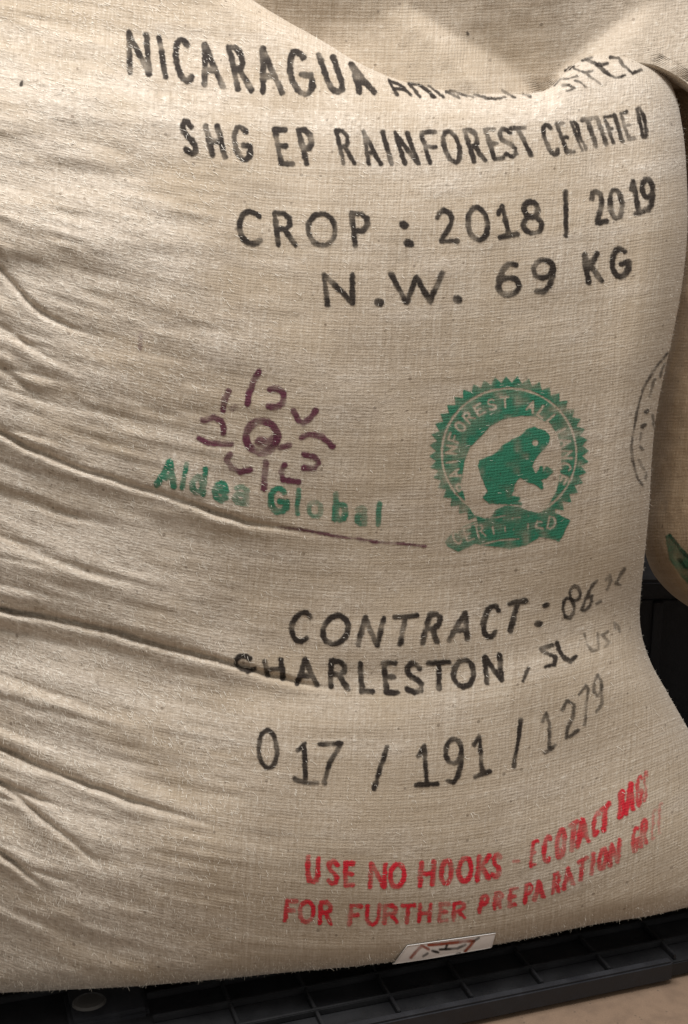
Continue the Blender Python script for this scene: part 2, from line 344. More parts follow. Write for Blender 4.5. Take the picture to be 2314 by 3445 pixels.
# close the body: a back sheet joined to the border ring
front_faces = grid_faces(NR, NC)
i = np.arange(NR * NC).reshape(NR, NC)
ring = np.concatenate([i[0, :-1], i[:-1, -1], i[-1, :0:-1], i[:0:-1, 0]])
V = P.reshape(-1, 3); UVf = UV.reshape(-1, 2)
rp = V[ring]; cen = rp.mean(0); back = []
extraV, extraUV, faces = [], [], [front_faces]
prev = ring
for kx, (sc_, dy) in enumerate([(1.0, 0.10), (0.97, 0.20), (0.80, 0.25), (0.4, 0.27)]):
    q = cen + (rp - cen) * np.array([sc_, 0.35 * sc_, sc_]) + np.array([0, dy, 0]); q[:, 2] = np.maximum(q[:, 2], DECK + 0.0025)
    base = NR * NC + sum(len(e) for e in extraV); idx = base + np.arange(len(q))
    extraV.append(q); extraUV.append(UVf[ring])
    faces.append(np.stack([prev, idx, np.roll(idx, -1), np.roll(prev, -1)], -1)); prev = idx
extraV.append((cen + np.array([0, 0.275, 0]))[None]); extraUV.append(np.array([[2.0, 2.5]]))
V = np.concatenate([V] + extraV); UVf = np.concatenate([UVf] + extraUV)
ci = len(V) - 1; F = np.concatenate(faces)
gs = lambda cx, cy, sx, sy: np.exp(-((X - cx) / sx) ** 2 - ((Y - cy) / sy) ** 2)
TWf = weft(X, Y)
SL = 0.85 * sstep(1150, 250, X) + 0.60 * sstep(900, 350, Y) * sstep(-300, 200, Y) * sstep(700, 1500, X) + 0.9 * vnoise(X / 190 + 7, TWf / 70) + 0.5 * vnoise(X / 60 + 2, TWf / 26)  # loose fuzzy nap at left; brightness of the lit top painted as paleness
SL = np.clip(SL - 1.2 * gs(250, 30, 380, 100) - 0.9 * gs(760, 620, 330, 110) - 0.7 * gs(560, 1330, 280, 170) - 0.6 * gs(700, 2950, 400, 220), 0, 1)
SL = np.where((nk > 0)[:, None], 0.55 * sstep(1780, 2000, X), SL)  # right-hand neck fold paled in the colour to look lit
SL = np.concatenate([SL.ravel(), np.zeros(len(V) - SL.size)])
body = mesh_obj('cloth_body', V, F, M_CLOTH, None, uv=UVf, attrs={'slack_lit': SL}); adopt(body, sack)
import bmesh
_bm = bmesh.new(); _bm.from_mesh(body.data); _bm.verts.ensure_lookup_table()
_bm.faces.new([_bm.verts[k] for k in prev]); _bm.to_mesh(body.data); _bm.free()

BVH = BVHTree.FromPolygons([tuple(v) for v in P.reshape(-1, 3).tolist()], front_faces.tolist())
def cloth_point(x, y, lift):
    """points of the cloth under sheet positions, lifted off the surface"""
    r = ray(x.ravel(), y.ravel()); out = np.zeros((r.shape[0], 3)); ok = np.zeros(r.shape[0], bool); C = Vector(CAM)
    for k in range(r.shape[0]):
        h, n, fi, d = BVH.ray_cast(C, Vector(r[k]))
        if h is None: continue
        if n.dot(Vector(r[k])) > 0: n = -n
        out[k] = h + n * lift; ok[k] = True
    return out, ok
def cloth_uv(x, y):
    return np.stack([(x + 0.06 * (y - 1700)) * MPP + 2.0, 3.0 - weft(x, y) * MPP], -1)

# ------------------------------------------------------------------ printing
def arc(cx, cy, rx, ry, a0, a1, n=14):
    return [(cx + rx * math.cos(math.radians(a0 + (a1 - a0) * k / n)), cy + ry * math.sin(math.radians(a0 + (a1 - a0) * k / n))) for k in range(n + 1)]
G = {   # stroke letters in a unit box, y up
 'A': [[(0, 0), (.5, 1), (1, 0)], [(.2, .36), (.8, .36)]],
 'B': [[(0, 0), (0, 1), (.55, 1), (.8, .88), (.8, .65), (.55, .53), (0, .53)], [(.55, .53), (.9, .42), (.9, .12), (.6, 0), (0, 0)]],
 'C': [arc(.52, .5, .5, .5, 48, 312, 18)],
 'D': [[(0, 0), (0, 1), (.45, 1), (.85, .8), (1, .5), (.85, .2), (.45, 0), (0, 0)]],
 'E': [[(1, 1), (0, 1), (0, 0), (1, 0)], [(0, .52), (.75, .52)]],
 'F': [[(1, 1), (0, 1), (0, 0)], [(0, .52), (.75, .52)]],
 'G': [arc(.5, .5, .5, .5, 48, 330, 18), [(.55, .45), (1, .45), (.97, .2)]],
 'H': [[(0, 0), (0, 1)], [(1, 0), (1, 1)], [(0, .5), (1, .5)]],
 'I': [[(.5, 0), (.5, 1)]],
 'K': [[(0, 0), (0, 1)], [(.9, 1), (.05, .42)], [(.3, .58), (1, 0)]],
 'L': [[(0, 1), (0, 0), (.9, 0)]],
 'N': [[(0, 0), (0, 1), (1, 0), (1, 1)]],
 'O': [arc(.5, .5, .5, .5, 90, 450, 24)],
 'P': [[(0, 0), (0, 1), (.6, 1), (.95, .85), (.95, .62), (.6, .46), (0, .46)]],
 'R': [[(0, 0), (0, 1), (.55, 1), (.85, .86), (.85, .64), (.55, .5), (0, .5)], [(.45, .5), (1, 0)]],
 'S': [[(.95, .84), (.7, .98), (.35, .99), (.07, .84), (.08, .64), (.4, .52), (.75, .42), (.97, .26), (.88, .07), (.5, 0), (.05, .12)]],
 'T': [[(0, 1), (1, 1)], [(.5, 1), (.5, 0)]],
 'U': [[(0, 1), (0, .3), (.15, .07), (.5, 0), (.85, .07), (1, .3), (1, 1)]],
 'W': [[(0, 1), (.28, 0), (.5, .9), (.74, 0), (1, 1)]],
 '0': [arc(.5, .5, .5, .5, 90, 450, 24)],
 '1': [[(.1, .78), (.5, 1), (.5, 0)], [(0, 0), (1, 0)]],
 '2': [[(.03, .78), (.2, .95), (.5, 1), (.85, .9), (.92, .68), (.7, .45), (.3, .2), (.03, 0), (1, 0)]],
 '7': [[(0, 1), (1, 1), (.55, .5), (.4, 0)]],
 '8': [arc(.5, .75, .38, .25, 90, 450, 18), arc(.5, .26, .5, .26, 90, 450, 20)],
 '6': [[(.85, .95), (.5, 1), (.2, .82), (.03, .5), (.02, .3)], arc(.5, .28, .48, .28, 90, 450, 20)],
 '9': [arc(.5, .72, .48, .28, 90, 450, 20), [(.98, .72), (.97, .45), (.8, .15), (.5, 0), (.15, .05)]],
 '.': [[(.3, .02), (.7, .02)]],
 'l': [[(.5, 0), (.5, 1)]],
 'd': [arc(.42, .3, .42, .3, 60, 420, 18), [(.95, 1), (.95, 0)]],
 'e': [[(.05, .5), (.95, .55), (.8, .9), (.5, 1), (.12, .8), (0, .45), (.15, .1), (.55, 0), (.92, .16)]],
 'a': [[(.1, .85), (.5, 1), (.88, .85), (.92, 0)], arc(.48, .28, .44, .28, 40, 400, 16)],
 'o': [arc(.5, .5, .5, .5, 90, 450, 20)],
 'b': [[(.05, 1), (.05, 0)], arc(.55, .3, .45, .3, 120, 480, 18)],
}
def dens(p, n=10):
    out = []
    for a, b in zip(p[:-1], p[1:]):
        for k in range(n): out.append((a[0] + (b[0] - a[0]) * k / n, a[1] + (b[1] - a[1]) * k / n))
    return out + [p[-1]]
class Print:
    """flat ink laid on the cloth; shapes are unions of strokes and areas, cut into small cells that follow the weave's surface"""
    def __init__(s): s.words = []; s.V = []; s.F = []; s.U = []; s.I = []; s.n = 0
    def cut(s):
        if s.n: s.words.append((s.V, s.F, s.U, s.I)); s.V = []; s.F = []; s.U = []; s.I = []; s.n = 0
    def field(s, x0, y0, x1, y1, fn, strength=1.0, cell=2.6, rough=2.2, soft=(-2.5, 2.0), lift=0.0005):
        gx = np.arange(x0, x1 + cell, cell); gy = np.arange(y0, y1 + cell, cell)
        x, y = np.meshgrid(gx, gy); v = fn(x, y)
        v = v + rough * 2 * vnoise(x / 7 + 11, y / 7) + rough * 1.6 * vnoise(x / 22, y / 22 + 5)
        ink = sstep(soft[0], soft[1], v) * (strength(x, y) if callable(strength) else strength)
        ink = np.minimum(ink * np.clip(0.8 + 0.9 * vnoise(x / 30 + 40, y / 26), 0.25, 1), 1)
        idx = np.arange(x.size).reshape(x.shape)
        q = np.stack([idx[:-1, :-1], idx[1:, :-1], idx[1:, 1:], idx[:-1, 1:]], -1).reshape(-1, 4)
        q = q[(ink.ravel()[q] > 0.02).any(1)]
        if not len(q): return
        used = np.unique(q); pts, ok = cloth_point(x.ravel()[used], y.ravel()[used], lift)
        mp = np.full(x.size, -1); mp[used] = np.arange(len(used)); q = mp[q]
        q = q[ok[q].all(1)]
        span = np.linalg.norm(pts[q[:, 0]] - pts[q[:, 2]], axis=1); q = q[span < 0.02]
        s.V.append(pts); s.F.append(q + s.n); s.n += len(used)
        s.U.append(cloth_uv(x.ravel()[used], y.ravel()[used])); s.I.append(ink.ravel()[used])
    def strokes(s, lines, width, strength=1.0, **kw):
        lines = [np.array(l, float) for l in lines]; a = np.concatenate(lines); pad = width + 6
        def fn(x, y):
            best = np.full(x.shape, 1e9)
            for l in lines:
                for (ax, ay), (bx, by) in zip(l[:-1], l[1:]):
                    dx, dy = bx - ax, by - ay; t = np.clip(((x - ax) * dx + (y - ay) * dy) / max(dx*dx + dy*dy, 1e-6), 0, 1)
                    best = np.minimum(best, np.hypot(x - ax - t * dx, y - ay - t * dy))
            return width / 2 - best
        s.field(a[:, 0].min() - pad, a[:, 1].min() - pad, a[:, 0].max() + pad, a[:, 1].max() + pad, fn, strength, **kw)
    def letters(s, z, base, top, items, width, **kw):
        """z: sheet window (x, y, scale); base/top: lines the letters stand on and reach; items: (char, bottom x0, x1, top x0, x1[, strength])"""
        fb, ft = Curve(base), Curve(top)
        for it in items:
            if it == ' ': s.cut(); continue
            ch, b0, b1, t0, t1 = it[:5]; st = it[5] if len(it) > 5 else 1.0
            wl = min(width, 0.44 * (abs(b1 - b0) if ch not in 'Il1T' else 60) * z[2]); hh = abs(float(fb(b0)) - float(ft(t0))) * z[2]; mu = min(0.3, 0.30 * width / max(abs(b1 - b0) * z[2], 1)); mv = min(0.25, 0.34 * width / max(hh, 1)); ls = []
            for g_ in G[ch]:
                pl = []
                for (u, v) in (dens(g_, 4) if len(g_) < 8 else g_):
                    u = mu + (1 - 2 * mu) * u; v = mv + (1 - 2 * mv) * v
                    bx = b0 + (b1 - b0) * u; tx = t0 + (t1 - t0) * u
                    x = bx + (tx - bx) * v; y = float(fb(bx)) * (1 - v) + float(ft(tx)) * v
                    pl.append((z[0] + x * z[2], z[1] + y * z[2]))
                ls.append(pl)
            s.strokes(ls, wl * 1.08, st, **kw)
    def raw(s, z, lines, width, strength=1.0, **kw):
        for l in lines:
            s.strokes([[(z[0] + x * z[2], z[1] + y * z[2]) for x, y in l]], width, strength, **kw)
    def build(s, name, mat, parent, label=None):
        s.cut(); out = []
        labels = label if isinstance(label, list) else [label] * len(s.words)
        for (V_, F_, U_, I_), lb in zip(s.words, labels):
            o = mesh_obj(name, np.concatenate(V_), np.concatenate(F_), mat, None, uv=np.concatenate(U_), attrs={'ink': np.concatenate(I_)})
            adopt(o, parent); out.append(o)
            if lb: o['label'] = lb
        return out[0]
ZA = (400, 80, .6378); Z1 = (0, 0, .7653); Z2 = (1114, 0, .7653); Z4 = (1114, 850, .7653); Z5 = (0, 1700, .7653); Z6 = (1114, 1700, .7653)
ZG = (800, 0, .7015); ZH = (1700, 0, .3916); ZL = (480, 1200, .5548); ZF = (1400, 1200, .4145); ZR = (900, 2550, .9018); ZB = (1700, 1800, .3916); ZW = (0, 0, 1.4758)

p = Print()                                             # NICARAGUA ARABICA COFFEE
p.letters(ZA, [(45, 262), (165, 272), (245, 290), (400, 320), (555, 342), (705, 360), (870, 374), (1045, 380), (1190, 366), (1355, 367)],
          [(40, 36), (210, 60), (330, 72), (450, 98), (600, 116), (755, 118), (950, 140), (1045, 155), (1130, 172), (1220, 206), (1265, 235)],
          [('N', 50, 168, 44, 150, .95), ('I', 225, 265, 190, 230), ('C', 305, 410, 278, 375), ('A', 445, 558, 400, 500), ('R', 622, 708, 568, 650),
           ('A', 752, 872, 705, 805), ('G', 912, 1050, 880, 985), ('U', 1115, 1205, 1042, 1135), ('A', 1262, 1358, 1180, 1262)], 18)
p.cut()
p.raw(ZG, [[(722, 385), (742, 420), (762, 455)], [(725, 387), (780, 410), (832, 458)], [(745, 425), (790, 428)], [(818, 400), (845, 430), (872, 466)], [(825, 402), (880, 412), (938, 466)],
           [(868, 408), (910, 432), (945, 466)], [(915, 412), (950, 438), (982, 465)]], 9.5, .95)
p.raw(ZG, [[(1000, 440), (1030, 458), (1062, 470)], [(1020, 436), (1070, 452), (1128, 468)], [(1135, 456), (1190, 470), (1240, 475), (1280, 466)], [(1268, 436), (1300, 455), (1326, 468)], [(1368, 451), (1402, 464)]], 8.5, .8)
p.cut()
p.raw(ZH, [[(495, 735), (550, 735), (595, 758), (530, 782)], [(422, 732), (462, 684), (540, 678), (618, 655)], [(598, 692), (650, 712), (688, 746)], [(585, 590), (680, 625), (745, 612)], [(700, 640), (760, 680), (815, 722)]], 7.5, .65)
p.raw(ZH, [[(520, 608), (585, 570)], [(662, 524), (735, 496)], [(700, 518), (780, 553), (830, 560), (878, 546)], [(790, 560), (868, 630), (938, 668), (990, 662), (1028, 645)],
           [(905, 494), (970, 502), (1020, 570), (1088, 628), (1165, 602)]], 10, .95)
p.build('printed_word', INK_BLACK, sack, ['black printed word NICARAGUA', 'black printed word ARABICA sinking over the top edge', 'end of the black printed word COFFEE on the shoulder'])

p = Print()                                             # SHG EP RAINFOREST CERTIFIED
p.letters(ZA, [(345, 690), (490, 703), (570, 715), (715, 730), (860, 746), (985, 748)], [(315, 497), (450, 528), (560, 532), (680, 540), (815, 550), (1010, 552)],
          [('S', 345, 425, 320, 382), ('H', 488, 568, 448, 525), ('G', 615, 712, 590, 685), ' ', ('E', 850, 925, 812, 880), ('P', 985, 1055, 935, 1010)], 17)
p.cut()
p.letters(Z2, [(50, 722), (225, 726), (430, 722), (580, 718), (680, 712), (825, 692), (880, 690), (1015, 680), (1125, 662), (1210, 640), (1330, 615), (1400, 603)],
          [(15, 568), (140, 574), (340, 577), (455, 575), (580, 568), (720, 562), (850, 556), (970, 540), (1020, 536), (1150, 512), (1235, 504), (1300, 485), (1370, 465)],
          [('R', 50, 107, 15, 75), ('A', 160, 225, 112, 170), ('I', 250, 280, 210, 240), ('N', 320, 388, 272, 335), ('F', 430, 500, 388, 458), ('O', 510, 585, 472, 550), ('R', 625, 682, 577, 640),
           ('E', 715, 760, 668, 718), ('S', 768, 828, 722, 785), ('T', 845, 918, 780, 852), ' ', ('C', 955, 1015, 912, 968), ('E', 1035, 1072, 982, 1022), ('R', 1100, 1128, 1042, 1082), ('T', 1140, 1190, 1096, 1150, .8),
           ('I', 1195, 1225, 1150, 1180), ('F', 1235, 1262, 1188, 1236, .9), ('I', 1265, 1295, 1228, 1258), ('E', 1305, 1338, 1265, 1300, .9), ('D', 1365, 1400, 1338, 1368)], 13.5)
p.build('printed_word', INK_BLACK, sack, ['black printed word SHG', 'black printed word EP', 'black printed word RAINFOREST', 'black printed word CERTIFIED'])

p = Print()                                             # CROP : 2018 / 2019
p.letters(Z1, [(1040, 1078), (1200, 1080), (1480, 1086)], [(1040, 918), (1200, 930), (1480, 932)],
          [('C', 1045, 1165, 1040, 1158), ('R', 1218, 1305, 1200, 1285), ('O', 1350, 1482, 1345, 1478), ('P', 1556, 1631, 1536, 1621)], 16)
p.cut(); p.raw(Z2, [[(316, 985), (324, 990)], [(335, 1068), (348, 1072)]], 25); p.cut()
p.letters(Z2, [(100, 1082), (340, 1075), (475, 1068), (690, 1058), (825, 1036), (930, 1028), (1180, 985), (1290, 958), (1370, 938), (1420, 922)],
          [(80, 938), (450, 922), (590, 908), (745, 900), (830, 882), (930, 878), (1130, 838), (1290, 812), (1320, 792), (1420, 782)],
          [('2', 475, 560, 455, 532), ('0', 602, 700, 588, 684), ('1', 740, 826, 720, 778), ('8', 842, 935, 826, 918), ' ', ('2', 1162, 1214, 1128, 1194), ('0', 1226, 1292, 1212, 1274, .95),
           ('1', 1330, 1376, 1302, 1348), ('9', 1366, 1424, 1355, 1418, .95)], 15.5)
p.cut(); p.raw(Z2, [[(1030, 842), (1031, 1036)]], 14)
p.build('printed_word', INK_BLACK, sack, ['black printed word CROP', 'black printed colon after CROP', 'black printed year 2018', 'black printed year 2019', 'black printed stroke between the years'])

p = Print()                                             # N.W. 69 KG
p.letters(Z4, [(-20, 236), (100, 230), (330, 226), (450, 222), (730, 196), (890, 186), (1120, 137), (1200, 130), (1315, 102)],
          [(-40, 90), (100, 92), (260, 86), (490, 84), (740, 46), (960, 22), (1105, 2), (1170, -4), (1300, -33)],
          [('N', -22, 100, -40, 100), ('W', 262, 498, 255, 492), ' ', ('6', 725, 832, 728, 830), ('9', 885, 985, 878, 980), ' ', ('K', 1125, 1195, 1105, 1180), ('G', 1235, 1320, 1222, 1305)], 16.5)
p.cut(); p.raw(Z4, [[(206, 218), (214, 220)]], 25); p.cut(); p.raw(Z4, [[(550, 204), (558, 206)]], 25)
p.build('printed_word', INK_BLACK, sack, ['black printed letters NW', 'black printed number 69', 'black printed letters KG', 'black printed dot after N', 'black printed dot after W'])

p = Print()                                             # the sun sign
p.raw(ZL, [[(702, 92), (668, 150), (642, 230), (635, 285)], [(520, 210), (497, 260), (486, 322)], [(770, 195), (820, 190), (856, 225), (852, 280), (810, 305), (760, 300)], [(915, 325), (945, 385), (975, 402), (1020, 370), (1046, 326)],
           [(960, 490), (1010, 470), (1090, 482), (1150, 545)], [(975, 592), (1040, 606), (1066, 640), (1040, 676), (980, 672)], [(860, 655), (840, 700), (850, 745), (890, 750), (945, 756)], [(745, 640), (740, 720), (735, 800)],
           [(530, 590), (507, 622), (540, 676), (590, 700), (650, 685)], [(340, 495), (400, 525), (470, 525), (535, 532)], [(365, 385), (430, 365), (480, 390), (490, 430), (490, 465)], [(830, 550), (890, 535)]], 19, 1.0)
p.raw(ZL, [[(540, 315), (560, 305)]], 20, .35)
p.raw(ZL, [arc(720, 485, 95, 95, 0, 360, 30)], 25, 1.0)
p.raw(ZL, [[(715, 515), (765, 530), (790, 510)]], 42, .75)
p.build('printed_emblem', INK_PURPLE, sack, 'maroon sun drawing of loose rays round a ring')
p = Print()
p.raw(ZL, [[(820, 1030), (950, 1046), (1080, 1070), (1200, 1092), (1290, 1102), (1400, 1120), (1480, 1128), (1568, 1135), (1715, 1150)]], 8, .85)
p.build('printed_line', INK_PURPLE, sack, 'thin maroon line under the green lettering')
p = Print(); p.raw(ZW, [[(320, 762), (318, 795)]], 14, .35); p.build('ink_smudge', INK_PURPLE, sack, 'faint purple smudge left of the maroon sun')
p = Print(); p.raw(ZW, [[(50, 186), (49, 194)]], 9, .8); p.cut(); p.raw(ZW, [[(1064, 74), (1066, 77)]], 11, .9); p.build('dark_speck', INK_BLACK, sack, ['dark speck near the left edge', 'dark speck in the hollow above the top edge'])

p = Print()                                             # Aldea Global
p.letters(ZL, [(60, 785), (200, 800), (380, 850), (480, 885), (650, 912), (800, 955), (950, 972), (1150, 1000), (1300, 1020), (1440, 1026)],
          [(60, 620), (170, 625), (280, 640), (400, 672), (430, 690), (650, 735), (760, 790), (960, 795), (1160, 825), (1440, 872)],
          [('A', 72, 195, 108, 230), ('l', 205, 265, 240, 295)], 20)
p.letters(ZL, [(60, 785), (200, 800), (380, 850)], [(240, 640), (400, 672)], [('d', 285, 375, 310, 395)], 18)
p.letters(ZL, [(400, 872), (520, 885), (650, 908)], [(400, 745), (520, 760), (650, 788)], [('e', 425, 515, 430, 520), ('a', 545, 645, 555, 650, .5)], 18)
p.cut()
p.letters(ZL, [(760, 950), (890, 955), (980, 972)], [(760, 785), (900, 795), (980, 800)], [('G', 765, 885, 765, 885), ('l', 905, 965, 915, 975)], 19)
p.letters(ZL, [(990, 970), (1100, 985)], [(990, 865), (1100, 880)], [('o', 1000, 1088, 1000, 1090, .55)], 14)
p.letters(ZL, [(1150, 995), (1240, 1002)], [(1160, 822), (1240, 830)], [('b', 1148, 1235, 1162, 1245, .9)], 18)
p.letters(ZL, [(1280, 1018), (1370, 1025)], [(1280, 898), (1370, 905)], [('a', 1285, 1358, 1290, 1362, .7)], 17)
p.letters(ZL, [(1400, 1025), (1450, 1026)], [(1400, 872), (1460, 875)], [('l', 1398, 1452, 1408, 1462, .85)], 18)
p.build('printed_word', INK_GREEN, sack, ['green printed word Aldea', 'green printed word Global'])

# the round green seal: toothed disc, pale ring, frog, ribbon
def inpoly(x, y, poly):
    poly = np.array(poly, float); inside = np.zeros(x.shape, bool); best = np.full(x.shape, 1e9); n = len(poly)
    for k in range(n):
        ax, ay = poly[k]; bx, by = poly[(k + 1) % n]
        c = ((ay > y) != (by > y)) & (x < (bx - ax) * (y - ay) / ((by - ay) if abs(by - ay) > 1e-9 else 1e-9) + ax); inside ^= c
        dx, dy = bx - ax, by - ay; t = np.clip(((x - ax) * dx + (y - ay) * dy) / (dx*dx + dy*dy), 0, 1)
        best = np.minimum(best, np.hypot(x - ax - t * dx, y - ay - t * dy))
    return np.where(inside, best, -best)
def seg_d(x, y, lines):
    best = np.full(x.shape, 1e9)
    for l in lines:
        for (ax, ay), (bx, by) in zip(l[:-1], l[1:]):
            dx, dy = bx - ax, by - ay; t = np.clip(((x - ax) * dx + (y - ay) * dy) / max(dx*dx + dy*dy, 1e-6), 0, 1)
            best = np.minimum(best, np.hypot(x - ax - t * dx, y - ay - t * dy))
    return best
FROG = [(890, 590), (955, 568), (1040, 598), (1082, 640), (1078, 690), (1050, 735), (1000, 785), (955, 850), (942, 900), (968, 945), (1008, 895), (1032, 905), (1024, 950), (1078, 925), (1096, 955), (1045, 985), (1002, 1000),
        (1028, 1030), (1012, 1068), (975, 1035), (900, 1020), (850, 985), (830, 990), (800, 1035), (790, 1085), (768, 1130), (825, 1150), (832, 1182), (760, 1200), (640, 1192), (590, 1182), (558, 1140), (582, 1100), (550, 1030), (520, 960), (498, 890),
        (508, 840), (570, 815), (630, 790), (700, 720), (780, 670), (850, 640)]
RIBBON = [(232, 1500), (300, 1415), (480, 1335), (600, 1305), (640, 1245), (720, 1205), (830, 1215), (900, 1245), (1010, 1272), (1120, 1262), (1250, 1328), (1160, 1502), (1080, 1478), (1000, 1462), (900, 1528), (760, 1560), (540, 1530), (480, 1518), (340, 1585), (250, 1540)]
def glyph(ch, cx, cy, wd, hg, rot):
    c_, s_ = math.cos(rot), math.sin(rot); o = []
    for l in G[ch]:
        o.append([(cx + (u - .5) * wd * c_ + (v - .5) * hg * s_, cy + (u - .5) * wd * s_ - (v - .5) * hg * c_) for u, v in l])
    return o
def ell(a, rx, ry, cx=752, cy=800):
    t = math.radians(a); return cx + rx * math.cos(t), cy + ry * math.sin(t)
cut = []
word = 'RAINFOREST ALLIANCE'
for k, ch in enumerate(word):
    if ch == ' ': continue
    a = 146 + k * (360 - 146 + 26) / (len(word) - 1)
    x_, y_ = ell(a, 470, 432); cut += glyph(ch, x_, y_, 58, 84, math.radians(a + 90))
rib = []
for k, ch in enumerate('CERTIFIED'):
    t = k / 8; rib += glyph(ch, 330 + 770 * t, 1468 - 150 * math.sin(t * 1.75) + 26 * t, 58, 100, -0.42 + 0.62 * t)
OPEN = [(372, 960), (395, 830), (440, 730), (520, 650), (590, 575), (690, 512), (860, 478), (960, 488), (1080, 540), (1150, 640), (1178, 760), (1172, 900), (1140, 1080), (1080, 1190), (1010, 1262), (900, 1262), (760, 1300), (560, 1310), (470, 1285), (400, 1180), (378, 1080)]
def seal(x, y):
    X_ = (x - ZF[0]) / ZF[2]; Y_ = (y - ZF[1]) / ZF[2]
    dx, dy = X_ - 752, Y_ - 785; a = np.arctan2(dy / 610, dx / 630); r = np.hypot(dx / 630, dy / 610)
    tooth = np.abs(((a / (2 * math.pi) * 44 + 0.25) % 1) - 0.5) * 2
    v = (1.0 - 0.025 + 0.085 * (tooth - 0.35) - r) * 600
    v = np.minimum(v, np.maximum(1400 - Y_ - 0.10 * (750 - X_), -50))
    v = np.minimum(v, np.abs(r - 0.865) * 610 - 8)
    v = np.minimum(v, seg_d(X_, Y_, cut) - 8.5)
    v = np.minimum(v, -inpoly(X_, Y_, OPEN))
    fr = np.maximum(inpoly(X_, Y_, FROG), 15 - seg_d(X_, Y_, [[(985, 985), (1012, 900)], [(1010, 985), (1060, 905), (1098, 935), (1050, 975)], [(960, 1010), (1018, 1062)], [(760, 1140), (832, 1150)], [(750, 1180), (845, 1192)], [(585, 1110), (556, 1142), (600, 1180)]]))
    fr = np.minimum(fr, np.hypot(X_ - 965, Y_ - 700) - 24)
    rb = np.minimum(inpoly(X_, Y_, RIBBON), seg_d(X_, Y_, rib) - 7)
    rb = np.minimum(rb, seg_d(X_, Y_, [[(300, 1425), (480, 1350), (660, 1302), (720, 1290)], [(530, 1525), (660, 1490), (830, 1478)]]) - 6)
    v = np.maximum(v, np.maximum(fr, rb))
    return v * ZF[2]
def seal_strength(x, y):
    X_ = (x - ZF[0]) / ZF[2]; Y_ = (y - ZF[1]) / ZF[2]
    s = np.ones(x.shape)
    s -= 0.42 * np.exp(-((X_ - 150) / 170) ** 2 - ((Y_ - 1050) / 330) ** 2)
    s -= 0.45 * np.exp(-((X_ - 330) / 190) ** 2 - ((Y_ - 1440) / 150) ** 2)
    s -= 0.40 * np.exp(-((X_ - 1230) / 120) ** 2 - ((Y_ - 640) / 230) ** 2)
    s += 0.5 * np.minimum(vnoise(x / 34 + 3, y / 34), 0.0) * (inpoly(X_, Y_, FROG) < 0)
    return np.where(inpoly(X_, Y_, FROG) > -8, 1.2, np.clip(s, 0.15, 1))
p = Print(); p.field(1415, 1235, 2010, 1880, seal, seal_strength, cell=2.2, rough=1.1, soft=(-2.0, 2.6))
p.build('printed_emblem', INK_GREEN, sack, 'round green seal with toothed rim, frog and lettered ribbon')

p = Print()                                             # CONTRACT : 862..
p.letters(Z6, [(-190, 600), (-55, 612), (105, 618), (300, 616), (460, 606), (600, 592), (720, 580), (785, 556)], [(-175, 460), (-25, 472), (140, 486), (275, 486), (380, 476), (495, 470), (590, 468), (670, 442), (750, 432), (860, 410)],
          [('C', -190, -95, -172, -65), ('O', -55, 68, -25, 92), ('N', 108, 205, 145, 240), ('T', 250, 350, 275, 382), ('R', 392, 468, 428, 500), ('A', 508, 602, 540, 638), ('C', 652, 735, 672, 752), ('T', 742, 828, 780, 862)], 16.5)
p.cut(); p.raw(Z6, [[(940, 440), (948, 438)], [(905, 522), (915, 520)]], 19)
p.cut()
p.raw(ZB, [arc(597, 500, 45, 62, 60, 420, 16), arc(540, 625, 48, 88, 60, 420, 18)], 11, .9)
p.raw(ZB, [[(790, 388), (735, 450), (690, 540), (652, 640), (680, 650), (730, 600), (745, 520), (700, 540)]], 9, .7)
p.raw(ZB, [[(860, 385), (900, 345), (905, 390), (870, 470)], [(785, 590), (815, 570)], [(1020, 290), (985, 340), (950, 420), (985, 430)]], 9, .5)
p.build('printed_word', INK_BLACK, sack, ['slanted black printed word CONTRACT', 'black printed colon after CONTRACT', 'fading black digits 86 at the right edge'])
p = Print()                                             # CHARLESTON , SC USA
p.letters(Z5, [(1020, 735), (1130, 738), (1175, 755), (1250, 772), (1300, 790), (1400, 800), (1535, 812)], [(1020, 655), (1100, 660), (1155, 680), (1240, 668), (1340, 670), (1460, 676), (1535, 680)],
          [('C', 1040, 1140, 1022, 1110), ('H', 1172, 1250, 1155, 1240), ('A', 1300, 1400, 1290, 1390), ('R', 1447, 1535, 1450, 1530)], 16)
p.letters(Z6, [(120, 824), (295, 830), (405, 825), (470, 812), (630, 800), (755, 772)], [(120, 690), (290, 686), (400, 688), (525, 680), (630, 665), (745, 650)],
          [('L', 130, 192, 120, 185), ('E', 238, 300, 225, 288), ('S', 325, 408, 322, 395), ('T', 422, 525, 420, 525), ('O', 532, 632, 530, 630), ('N', 678, 755, 668, 745)], 16)
p.cut(); p.raw(Z6, [[(866, 718), (842, 772)]], 12, .95)
p.cut()
p.raw(ZB, [[(395, 945), (300, 975), (340, 1010), (430, 1050), (415, 1110), (340, 1132)], [(440, 925), (465, 1000), (510, 1065), (560, 1085), (600, 1045)]], 14, .95)
p.cut()
p.raw(ZB, [[(680, 850), (700, 940), (750, 1000), (800, 980), (790, 850)], [(880, 830), (830, 860), (890, 920), (850, 960)], [(940, 800), (935, 750), (965, 780), (980, 830)]], 8, .45)
p.build('printed_word', INK_BLACK, sack, ['black printed word CHARLESTON running into a crease', 'black printed comma after CHARLESTON', 'black printed letters SC', 'faint black printed letters USA'])
p = Print()                                             # 017 / 191 / 1279
